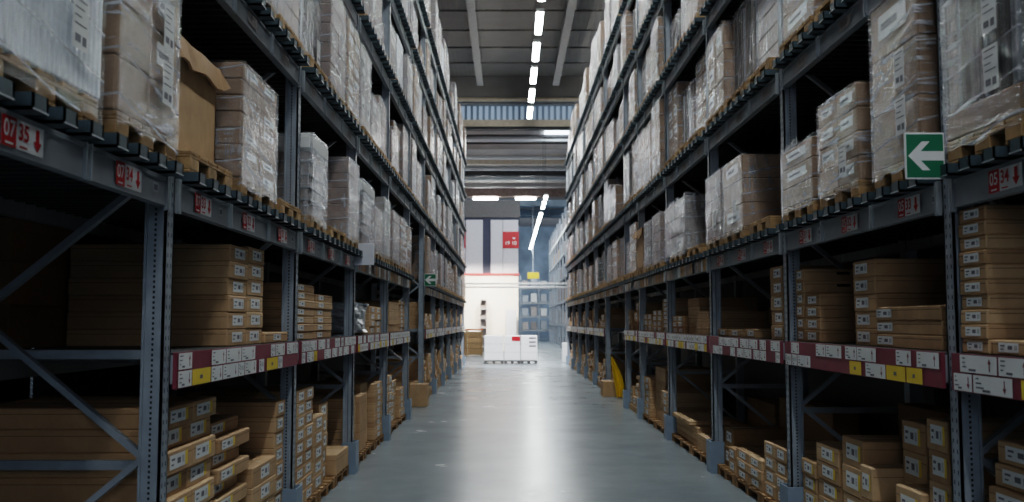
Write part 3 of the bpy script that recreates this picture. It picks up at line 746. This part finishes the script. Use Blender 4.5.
stack('L', .05, 12.75, 13.5, .1, H(6, .12), .8, 'stack just past fourth post, left floor', cols=2)
stack('L', .1, 13.55, 14.4, .1, H(6, .10), .8, 'middle stack, left floor fourth bay')
stack('L', .05, 14.45, 15.1, .1, H(4, .11), .8, 'last stack before open bay, left floor')
# ---- right rack, pick shelf
stack('R', .012, 3.9, 4.19, SHELF, [.07], .5, 'small labelled carton on right shelf beside the near column', what='small brown carton')
stack('R', .012, 4.21, 4.50, SHELF, H(10, .069), 1.0, 'ten-high column on right shelf before near post')
stack('R', .06, 5.60, 5.96, SHELF, H(5, .107), .95, 'tall column on right shelf in first bay', offl=-.1)
stack('R', .04, 4.72, 5.55, SHELF, H(3, .079), .4, 'long flat trio on right shelf past near post', what='long brown carton', offl=-.36)
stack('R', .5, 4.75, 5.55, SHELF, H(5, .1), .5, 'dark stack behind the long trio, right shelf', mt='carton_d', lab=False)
stack('R', .06, 6.62, 6.95, SHELF, H(4, .088), .95, 'shorter column on right shelf before second post', what='brown carton with hand slot')
stack('R', .06, 6.97, 7.27, SHELF, H(6, .092), .95, 'taller column on right shelf beside second post', what='brown carton with hand slot')
stack('R', .06, 7.5, 7.86, SHELF, H(5, .122), .7, 'column on right shelf just past second post', offl=.1)
stack('R', .06, 8.36, 8.74, SHELF, [.085], .5, 'small carton on right shelf, second bay, nearer of two', what='small brown carton')
stack('R', .06, 8.85, 9.4, SHELF, [.075], .5, 'small carton on right shelf, second bay, middle one', what='small brown carton')
stack('R', .06, 9.45, 9.95, SHELF, [.075], .5, 'small carton on right shelf beside third post', what='small brown carton')
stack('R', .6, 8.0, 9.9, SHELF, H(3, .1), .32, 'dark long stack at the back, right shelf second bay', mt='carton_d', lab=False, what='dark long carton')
stack('R', .05, 10.3, 10.95, SHELF, H(3, .09), .7, 'low stack past third post, right shelf', lab=False)
stack('R', .1, 11.0, 11.7, SHELF, H(4, .11), .7, 'middle stack past third post, right shelf', lab=False)
stack('R', .05, 11.75, 12.6, SHELF, H(3, .075), .7, 'low stack before fourth post, right shelf', cols=2)
stack('R', .3, 10.9, 12.4, SHELF+.45, [.07], .6, 'single plank carton high on right shelf', lab=False, what='long brown carton') if False else None
stack('R', .06, 12.9, 13.4, SHELF, H(8, .06), .7, 'striped stack past fourth post, right shelf')
stack('R', .06, 13.5, 14.3, SHELF, H(4, .08), .7, 'stack in fourth bay, right shelf', cols=2)
stack('R', .06, 14.4, 15.3, SHELF, H(3, .09), .7, 'low stack before fifth post, right shelf', cols=2)
# ---- right rack, floor level
for a, b_, desc in ((3.6, 4.5, 'wooden pallet under striped flat stack, right floor by near post'), (4.72, 5.45, 'wooden pallet under front stacks, right floor first bay'), (5.48, 6.3, 'wooden pallet under lidded carton stack, right floor first bay'), (6.33, 7.25, 'wooden pallet under small stacks before second post, right floor'),
       (7.42, 8.14, 'wooden pallet just past second post, right floor'), (8.16, 9.08, 'wooden pallet under low labelled block, right floor second bay'), (9.1, 9.95, 'wooden pallet before third post, right floor'), (10.12, 11.2, 'wooden pallet past third post, right floor'), (11.25, 12.65, 'wooden pallet under slanted flat cartons, right floor'),
       (12.85, 13.9, 'wooden pallet past fourth post, right floor'), (14.0, 15.35, 'wooden pallet before fifth post, right floor')):
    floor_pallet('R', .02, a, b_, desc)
for k in range(9): carton('R', .05+.025*(k % 3), 3.72, 4.33, .1+.105*k, .105, .8, 'flat striped-label carton, %s from the floor, right rack before near post' % ordw(k), 'flat cartons: right floor before near post', True, offl=-.2)
stack('R', .06, 4.74, 4.98, .1, H(6, .163), .7, 'column right behind near post, right floor', yellow=True)
stack('R', .02, 4.99, 5.32, .1, H(3, .19), .5, 'low front column past near post, right floor', yellow=True)
stack('R', .22, 5.33, 5.66, .1, H(5, .18), .8, 'lidded tall column, right floor first bay', yellow=True, offl=-.1)
stack('R', .03, 5.67, 5.86, .1, H(3, .2), .4, 'narrow front column, right floor first bay', yellow=True)
stack('R', .06, 5.88, 6.25, .1, H(4, .183), .7, 'middle column, right floor first bay', yellow=True)
stack('R', .06, 6.3, 6.76, .1, H(5, .125), .7, 'fourth column past near post, right floor', yellow=True)
stack('R', .06, 6.8, 7.2, .1, H(4, .115), .7, 'low column before second post, right floor', yellow=True)
stack('R', .8, 6.0, 7.2, .1, H(3, .29), .2, 'dark large stack at the back, right floor first bay', mt='carton_d', lab=False, what='large dark carton')
stack('R', .05, 7.46, 8.12, .1, H(4, .115), .6, 'two-wide block past second post, right floor', cols=2)
stack('R', .04, 8.18, 9.06, .1, H(3, .09), .6, 'low labelled block, right floor second bay', cols=2)
stack('R', .1, 9.44, 9.95, .1, H(2, .2), .55, 'dark pair behind third post, right floor', mt='carton_d')
stack('R', .68, 8.2, 9.9, .1, H(2, .35), .24, 'big dark pair at the back, right floor second bay', mt='carton_d', lab=False, what='large dark carton')
stack('R', .04, 9.12, 9.4, .1, H(2, .12), .6, 'low pair before third post, right floor')
stack('R', .05, 10.2, 11.0, .1, [.18], .7, 'on the floor past third post, right rack', lab=False, what='long plain carton')
stack('R', .08, 11.1, 12.5, .1, H(3, .075), .7, 'low flat stack before fourth post, right floor', cols=2, lab=False)
stack('R', .8, 10.4, 11.6, .1, H(4, .14), .2, 'dark stack behind flat cartons, right floor third bay', mt='carton_d', lab=False)
stack('R', .05, 12.9, 13.5, .1, H(5, .1), .7, 'small stack past fourth post, right floor')
stack('R', .12, 13.6, 14.5, .1, H(4, .2), .7, 'plain tall stack, right floor fourth bay', lab=False)
stack('R', .05, 14.6, 15.3, .1, H(6, .1), .7, 'stack before fifth post, right floor')
# slanted flat cartons leaning on the pile
for k in range(5):
    o = carton('R', .02, 11.3+.24*k, 11.52+.24*k, .335, .05, .5, 'slanted flat carton, %s from the near end, on the low right floor stack' % ordw(k), 'slanted flat cartons', lab=False); o.rotation_euler = (0, .0, 0)
# ---- far bays: too many to tell apart
for side in 'LR':
    ys = POSTY[side]
    for j in range(6, 13):
        y0, y1 = ys[j-1]+.06, ys[j]-.18
        for z, zmax, sk in ((SHELF+.002, .62, SKIP_SHELF), (.1, .95, SKIP_SHELF)):
            if j in sk[side]: continue
            y = y0
            while y < y1-.25:
                w = min(R.choice((.35, .45, .6)), y1-y); h = R.choice((.07, .09, .12, .16)); tot = R.uniform(.35, 1.)*zmax
                for k in range(int(tot/h)): carton(side, R.choice((.04, .06, .1)), y, y+w, z+k*h, h, .8, None, None, lab=R.random() < .7, far=True)
                y += w+.02
    for j in range(6, 13):
        if j in SKIP_SHELF[side]: continue
        STUFF.box(px(side, .04), px(side, .9), POSTY[side][j-1]+.06, POSTY[side][j]-.18, 0, .098, 'wood')
tag(STUFF.build('small_cartons'), 'small brown cartons stacked in the far bays of both racks', 'boxes', kind='stuff')
# boxes left in the open bays
for (x0, x1, y0, y1, h, lab) in ((-1.86, -1.53, 17.40, 17.80, .42, 'single brown box on the floor in the left open bay'), (2.0, 2.34, 19.7, 20.2, .33, 'single brown box on the floor beside the yellow sheet')):
    g = MB(); cx, cy = (x0+x1)/2, (y0+y1)/2; g.cbox(x0-cx, x1-cx, y0-cy, y1-cy, 0, h, 'carton', .008); g.box(-.02, .02, y0-cy+.01, y1-cy-.01, h, h+.001, 'tape'); g.rect(frame((0, y0-cy, h*.5), (1, 0, 0), (0, -1, 0)), -.02, .02, h*.1, h*.48, .001, 'tape')
    tag(g.build('cardboard_box', None, (cx, cy, 0)), lab, 'box')
# yellow bent sheet
g = MB(); vs = []; n = 14
for k in range(n+1):
    t = k/n; z = .84*(1-t)+.02
    xl = 2.13+.12*t**1.2; wd = .03+.17*math.sin(min(1, t*1.15)*math.pi*.62)*(1-.45*max(0, t-.7)/.3)
    for q in range(5): a = q/4; vs.append((xl+wd*a, 19.3+.12*math.sin(a*math.pi)*(.3+t), z))
fs = [(k*5+q, k*5+q+1, (k+1)*5+q+1, (k+1)*5+q) for k in range(n) for q in range(4)]
g.add(vs, fs, 'tarp'); o = g.build('plastic_sheet'); md = o.modifiers.new('s', 'SOLIDIFY'); md.thickness = .012
tag(o, 'yellow bent plastic sheet standing in the right rack open bay', 'sheet')
# ------------------------------------------------------------------ signs
def arrow_sign(x0, x1, z0, z1, y, label, hook, zh):
    g = MB(); g.cbox(x0, x1, y, y+.012, z0, z1, 'white', .002); w, h = x1-x0, z1-z0
    fr = frame(((x0+x1)/2, y, (z0+z1)/2), (1, 0, 0), (0, -1, 0)); a, b_ = w/2, h/2
    r = empty('exit_arrow_sign', ((x0+x1)/2, y, z0), label, 'sign'); base = Vector(r.location)
    g.v = [tuple(Vector(v)-base) for v in g.v]; g.build('sign_board', r)
    g = MB(); g.rect(fr, -a*.93, a*.93, -b_*.93, b_*.93, .001, 'green'); g.v = [tuple(Vector(v)-base) for v in g.v]; g.build('green_panel', r)
    g = MB()
    g.poly(fr, [(-a*.85, 0), (-a*.15, b_*.62), (a*.25, b_*.62), (-a*.22, b_*.2), (a*.93, b_*.2), (a*.93, -b_*.2), (-a*.22, -b_*.2), (a*.25, -b_*.62), (-a*.15, -b_*.62)][::-1], .002, 'white')
    g.v = [tuple(Vector(v)-base) for v in g.v]; g.build('arrow', r, )
    g = MB()
    for p_, q_ in zip(hook, hook[1:]): g.bar((*p_, zh), (*q_, zh), .012, .025, 'steel')
    g.v = [tuple(Vector(v)-base) for v in g.v]; g.build('bracket', r)
    return r
arrow_sign(1.907, 2.098, 2.272, 2.498, 4.385, 'large green sign with white left arrow on the right near post', ((2.085, 4.4), (2.085, 4.5), (2.19, 4.5)), 2.40)
arrow_sign(-1.64, -1.41, 2.28, 2.52, 17.85, 'small green sign with white left arrow on a left rack post', ((-1.45, 17.87), (-1.7, 17.87), (-1.7, 17.92)), 2.4)
g = MB(); g.cbox(-1.66, -1.43, 9.76, 9.775, 2.19, 2.42, 'panel', .002); g.box(-1.66, -1.6, 9.775, 9.80, 2.24, 2.3, 'beam'); tag(g.build('sign_plate'), 'blank pale square sign plate jutting from the left rack', 'sign')

# ------------------------------------------------------------------ lamps
def lamp(x, y, z, L_, ceil, label, group, w=.18):
    r = empty('strip_lamp', (x, y, z), label, 'lamp', group)
    g = MB(); g.cbox(-w/2-.02, w/2+.02, -L_/2-.06, L_/2+.06, .06, .14, 'lampbody', .01); g.build('lamp_body', r)
    g = MB(); g.cbox(-w/2, w/2, -L_/2, L_/2, 0, .06, 'lamp', .02); g.build('diffuser', r)
    g = MB()
    for q in (-.35, .35): g.tube((0, q*L_, .14), (0, q*L_, ceil-z), .004, 'deck', 6)
    g.build('hanger', r)
for k in range(16):
    y = 35.5-2.7*k
    lamp(.83, y, 9.7, 1.75, 11.9, 'bright strip lamp over the aisle, %s from the far end of its row' % ordw(k), 'strip lamps over the aisle')
for k, (y, l) in enumerate(((43.9, .8), (45.8, .8), (47.7, .8), (52.6, 4.6), (57.6, 4.6), (62.6, 4.6), (67.6, 4.6), (72.6, 4.6))):
    lamp(1.78, y, 7.5, l, 11.0, 'bright strip lamp of the far hall row, %s from the aisle' % ordw(k), 'strip lamps in the far hall', .16)
for k, (x0, x1, y) in enumerate(((-2.6, -.8, 67.2), (.5, 2.0, 67.2))):
    r = empty('tube_lamp', ((x0+x1)/2, y, 10.55), '%s pale tube lamp across the far hall ceiling' % ('left' if k == 0 else 'right'), 'lamp', 'cross tube lamps')
    g = MB(); g.cbox(-(x1-x0)/2, (x1-x0)/2, -.1, .1, 0, .12, 'lamp', .02); g.build('diffuser', r); g = MB(); g.tube((0, 0, .12), (0, 0, .5), .02, 'lampbody', 6); g.build('hanger', r)

# ------------------------------------------------------------------ far hall things
for k, (x0, x1, lab) in enumerate(((-3.4, -2.40, 'white wall panel at the left edge above the red line'), (-2.34, -1.42, 'left full white wall panel above the red line'), (-.98, -.33, 'white wall panel left of the red sign above the red line'), (-.31, .52, 'white wall panel carrying the red sign'))):
    g = MB(); g.cbox(x0, x1, 50.12, 50.24, 4.23, 7.15, 'panel', .01); tag(g.build('wall_panel'), lab, 'panel', 'white upper wall panels')
for k, (x0, x1, lab) in enumerate(((-.33, .55, 'red square sign with white digits on the white upper panel'), (-3.0, -2.36, 'red square sign cut off by the left rack end'))):
    r = empty('red_sign', ((x0+x1)/2, 50.05, 5.6), lab, 'sign'); w = (x1-x0)/2
    g = MB(); g.cbox(-w, w, 0, .07, 0, .9, 'red', .01); g.build('sign_board', r)
    g = MB(); fr = frame((0, 0, 0), (1, 0, 0), (0, -1, 0)); g.text(fr, '19', -w*.42, .27, .27, .004, 'white'); g.text(fr, '10', w*.42, .27, .27, .004, 'white'); g.rect(fr, w*.25, w*.55, .5, .58, .004, 'white'); g.build('sign_digits', r)
# wrapped white pallets at the end of the aisle
for k, (x0, x1, lab) in enumerate(((-.93, -.2, 'leftmost white wrapped load at the end of the aisle'), (-.17, .44, 'middle white wrapped load at the end of the aisle'), (.46, 1.09, 'rightmost white load with dark print at the end of the aisle'))):
    w = x1-x0; cx = (x0+x1)/2
    pl = MB()
    for q in range(3): pl.box(-w/2+(w-.1)*q/2, -w/2+(w-.1)*q/2+.1, 0, .8, 0, .09, 'dark')
    pl.box(-w/2, w/2, 0, .8, .09, .12, 'dark'); tag(pl.build('dark_pallet', None, (cx, 35.2, 0)), 'dark pallet under the %s' % lab.split(' at')[0], 'pallet', 'dark pallets at the end of the aisle')
    r = empty('white_load', (cx, 35.2, .12), lab, 'pallet load', 'white loads at the end of the aisle')
    g = MB(); hh = .95
    g.cbox(-w/2, w/2, 0, .8, 0, hh, 'bright', .02)
    for q in (.33, .66): g.box(-w/2-.004, w/2+.004, -.004, .804, hh*q, hh*q+.006, 'goods')
    g.build('carton_block', r)
    if k == 1: g = MB(); g.cbox(-.02, .3, -.015, 0, .74, .92, 'red', .006); g.build('red_card', r)
    if k == 2:
        g = MB(); fr = frame((.12, 0, 0), (1, 0, 0), (0, -1, 0))
        for q in range(3): g.rect(fr, -.12, .14, .82-.15*q, .88-.15*q, .006, 'ink')
        g.build('dark_print', r)
# crates with red top, left
for k, (x0, x1) in enumerate(((-2.6, -1.95), (-1.93, -1.22))):
    r = empty('wooden_crate', ((x0+x1)/2, 43, 0), ('left' if k == 0 else 'right')+' slatted wooden crate beyond the left rack end', 'crate', 'wooden crates'); w = (x1-x0)/2
    for q in range(4): g = MB(); g.cbox(-w, w, 0, .02, .08+.27*q, .29+.27*q, 'wood', .004); g.build('slat', r)
    g = MB(); g.box(-w+.02, w-.02, .03, .8, .05, 1.12, 'carton'); g.build('crate_body', r)
    for q in (-w, w-.07): g = MB(); g.cbox(q, q+.07, -.03, 0, 0, 1.2, 'wood', .004); g.build('corner_post', r)
    g = MB(); g.cbox(-w-.01, w+.01, -.04, .82, 1.2, 1.26, 'orange', .01); g.build('red_top', r)
# narrow shelf and cabinet by the white wall
r = empty('narrow_shelf_unit', (-.95+.07, 49.2, 0), 'narrow grey shelf unit against the bright white wall', 'shelf') if False else empty('narrow_shelf_unit', (-1.35, 49.3, 0), 'narrow grey shelf unit against the bright white wall', 'shelf')
for q in (-.17, .14): g = MB(); g.box(q, q+.03, 0, .4, 0, 2.75, 'goods'); g.build('side_panel', r)
for q in range(6): g = MB(); g.box(-.14, .14, 0, .4, .25+.5*q, .29+.5*q, 'grey'); g.build('shelf_board', r)
g = MB(); g.box(-.14, .14, .38, .4, .0, 2.75, 'goods'); g.build('back_closing_panel', r)
r = empty('white_cabinet', (.12, 49, 0), 'pale tall cabinet behind the white loads at the bright wall', 'cabinet')
g = MB(); g.cbox(-.28, .28, 0, .5, 0, 2.25, 'panel', .015); g.build('cabinet_body', r); g = MB(); g.cbox(-.26, -.01, -.02, 0, .08, 2.2, 'panel', .005); g.build('door', r); g = MB(); g.cbox(.01, .26, -.02, 0, .08, 2.2, 'panel', .005); g.build('door', r)
# white barrier rail across the aisle end
r = empty('barrier_rail', (0, 37, 0), 'white double rail spanning the far end of the aisle', 'rail')
for z in (3.12, 2.98): g = MB(); g.tube((-2.9, 0, z), (3.1, 0, z), .035, 'white'); g.build('rail', r)
for x in (-2.85, 3.05): g = MB(); g.tube((x, 0, 0), (x, 0, 3.2), .05, 'white'); g.build('post', r)
g = MB(); g.cbox(2.08, 2.33, 36, 36.3, 0, .78, 'white', .02); tag(g.build('white_package'), 'white upright package on the floor past the right rack end', 'package')
# far racks
def far_rack(name, o, u, length, height, label, levels, step):
    r = empty('storage_rack', o, label, 'rack'); u = Vector(u); n = Vector((u.y, -u.x, 0)); k = 0.
    while k <= length+.01:
        g = MB()
        for d in (0, .9): p = u*k-n*d; g.box(p.x-.05, p.x+.05, p.y-.05, p.y+.05, 0, height, 'steel')
        g.build('upright_post', r); k += step
    for z in levels:
        g = MB(); p, q = u*0, u*length
        for d in (0, .9): g.bar((p-n*d)+Vector((0, 0, z)), (q-n*d)+Vector((0, 0, z)), .06, .14, 'beam')
        g.build('beam', r)
        g = MB(); a = u*0-n*.03; b_ = u*length-n*.87; g.box(min(a.x, b_.x), max(a.x, b_.x), min(a.y, b_.y), max(a.y, b_.y), z+.05, z+.07, 'deck'); g.build('shelf_deck', r)
    return r
far_rack('f', (.95, 75, 0), (1, 0, 0), 3.0, 5.4, 'dark storage rack facing the camera deep in the far hall', (.9, 2.0, 3.1, 4.3), 1.5)
for zi, z in enumerate((.97, 2.07, 3.17, 4.37)):
    for c in range(4):
        g = MB(); x = (1.23, 1.93, 2.73, 3.43)[c]; h = R.uniform(.55, .8); g.cbox(-.25, .25, 0, .6, 0, h, R.choice(('goods', 'white', 'grey')), .02)
        tag(g.build('storage_box', None, (x+.12, 75.12, z+.002)), 'pale box, %s shelf up, %s from left, far facing rack' % (ORD[zi], ORD[c]), 'box', 'boxes on the far facing rack')
far_rack('g', (3.3, 74, 0), (0, -1, 0), 30, 8.2, 'long blue-grey rack receding on the right of the far hall', (1.4, 2.8, 4.2, 5.6, 7.), 3.)
for zi, z in enumerate((1.47, 2.87, 4.27, 5.67, 7.07)):
    for c in range(10):
        g = MB(); h = R.uniform(.7, 1.05); g.cbox(.08, .85, -.9, .9, 0, h, R.choice(('goods', 'grey', 'mauve', 'carton', 'grey')), .03)
        tag(g.build('stored_load', None, (3.3, 45.5+3*c, z+.002)), 'pale load, %s level, %s from near end, far receding rack' % (ORD[zi], ORD[c]), 'pallet load', 'loads on the far receding rack')
g = MB(); g.cbox(1.5, 2.4, 73, 73.1, 5.0, 5.5, 'yellow', .01); g.box(1.9, 1.96, 73.03, 73.08, 5.5, 11.6, 'steel'); tag(g.build('hanging_sign'), 'yellow-green hanging sign in the far hall', 'sign')

# ------------------------------------------------------------------ light
def area(name, loc, rot, sx, sy, e, col):
    l = bpy.data.lights.new(name, 'AREA'); l.shape = 'RECTANGLE'; l.size = sx; l.size_y = sy; l.energy = e; l.color = col
    o = bpy.data.objects.new(name, l); C.objects.link(o); o.location = loc; o.rotation_euler = rot
    return o
area('rear_fill', (0.3, -6.3, 4.5), (math.radians(90), 0, 0), 5, 3, 130, (.86, .93, 1))  # unseen fill added behind the camera, brightens the near faces
def spot(name, loc, to, e, size, col):
    l = bpy.data.lights.new(name, 'SPOT'); l.energy = e; l.spot_size = math.radians(size); l.spot_blend = .6; l.shadow_soft_size = .04; l.color = col
    o = bpy.data.objects.new(name, l); C.objects.link(o); o.location = loc; o.rotation_euler = (Vector(to)-Vector(loc)).to_track_quat('-Z', 'Y').to_euler()
for k in range(3): spot('wall_spot', (-2.6+1.3*k, 45.8, 5.2), (-2.6+1.3*k, 50, 1.9), 1300, 70, (1, .90, .76))
spot('end_fill_spot', (.83, 29.0, 9.5), (.1, 35.3, .4), 7000, 42, (.97, .98, 1))  # added spot without a fixture, brightens the white loads at the aisle end
area('hall_light', (-2, 43, 9.5), (math.radians(35), 0, 0), 8, 2, 120, (1, .95, .9))
area('far_hall_light', (0, 60, 10.2), (0, 0, 0), 10, 24, 1700, (.85, .93, 1))
area('far_wall_fill', (4, 86, 9), (math.radians(50), 0, 0), 12, 3, 500, (.8, .9, 1))  # added fill without a fixture, lifts the dark far wall
area('end_light', (1, 40, 9.3), (0, 0, 0), 6, 3, 900, (1, .97, .92))
w = bpy.data.worlds.new('World'); SC.world = w; w.use_nodes = True
w.node_tree.nodes['Background'].inputs['Color'].default_value = (.5, .6, .75, 1); w.node_tree.nodes['Background'].inputs['Strength'].default_value = .05

# ------------------------------------------------------------------ camera
cam = bpy.data.cameras.new('Camera'); co = bpy.data.objects.new('Camera', cam); C.objects.link(co); SC.camera = co
cam.sensor_width = 36; cam.lens = 920.95/1024*36; co.location = (0, 0, 1.5885); co.rotation_euler = (math.pi/2+.0716, 0, 0)
cam.shift_x = 3.3/1024; cam.shift_y = 4.8/1024; cam.clip_end = 300; cam.clip_start = .05
cam.dof.use_dof = True; cam.dof.focus_distance = 7.5; cam.dof.aperture_fstop = 2.8
SC.view_settings.view_transform = 'Filmic'; SC.view_settings.look = 'Medium High Contrast'; SC.view_settings.exposure = .0
cy = SC.cycles; cy.use_denoising = True; cy.max_bounces = 6; cy.diffuse_bounces = 3; cy.glossy_bounces = 3; cy.transparent_max_bounces = 10; cy.caustics_reflective = False; cy.caustics_refractive = False
cy.sample_clamp_indirect = 6
print('CARTONS', NC[0], 'OBJECTS', len(SC.objects))
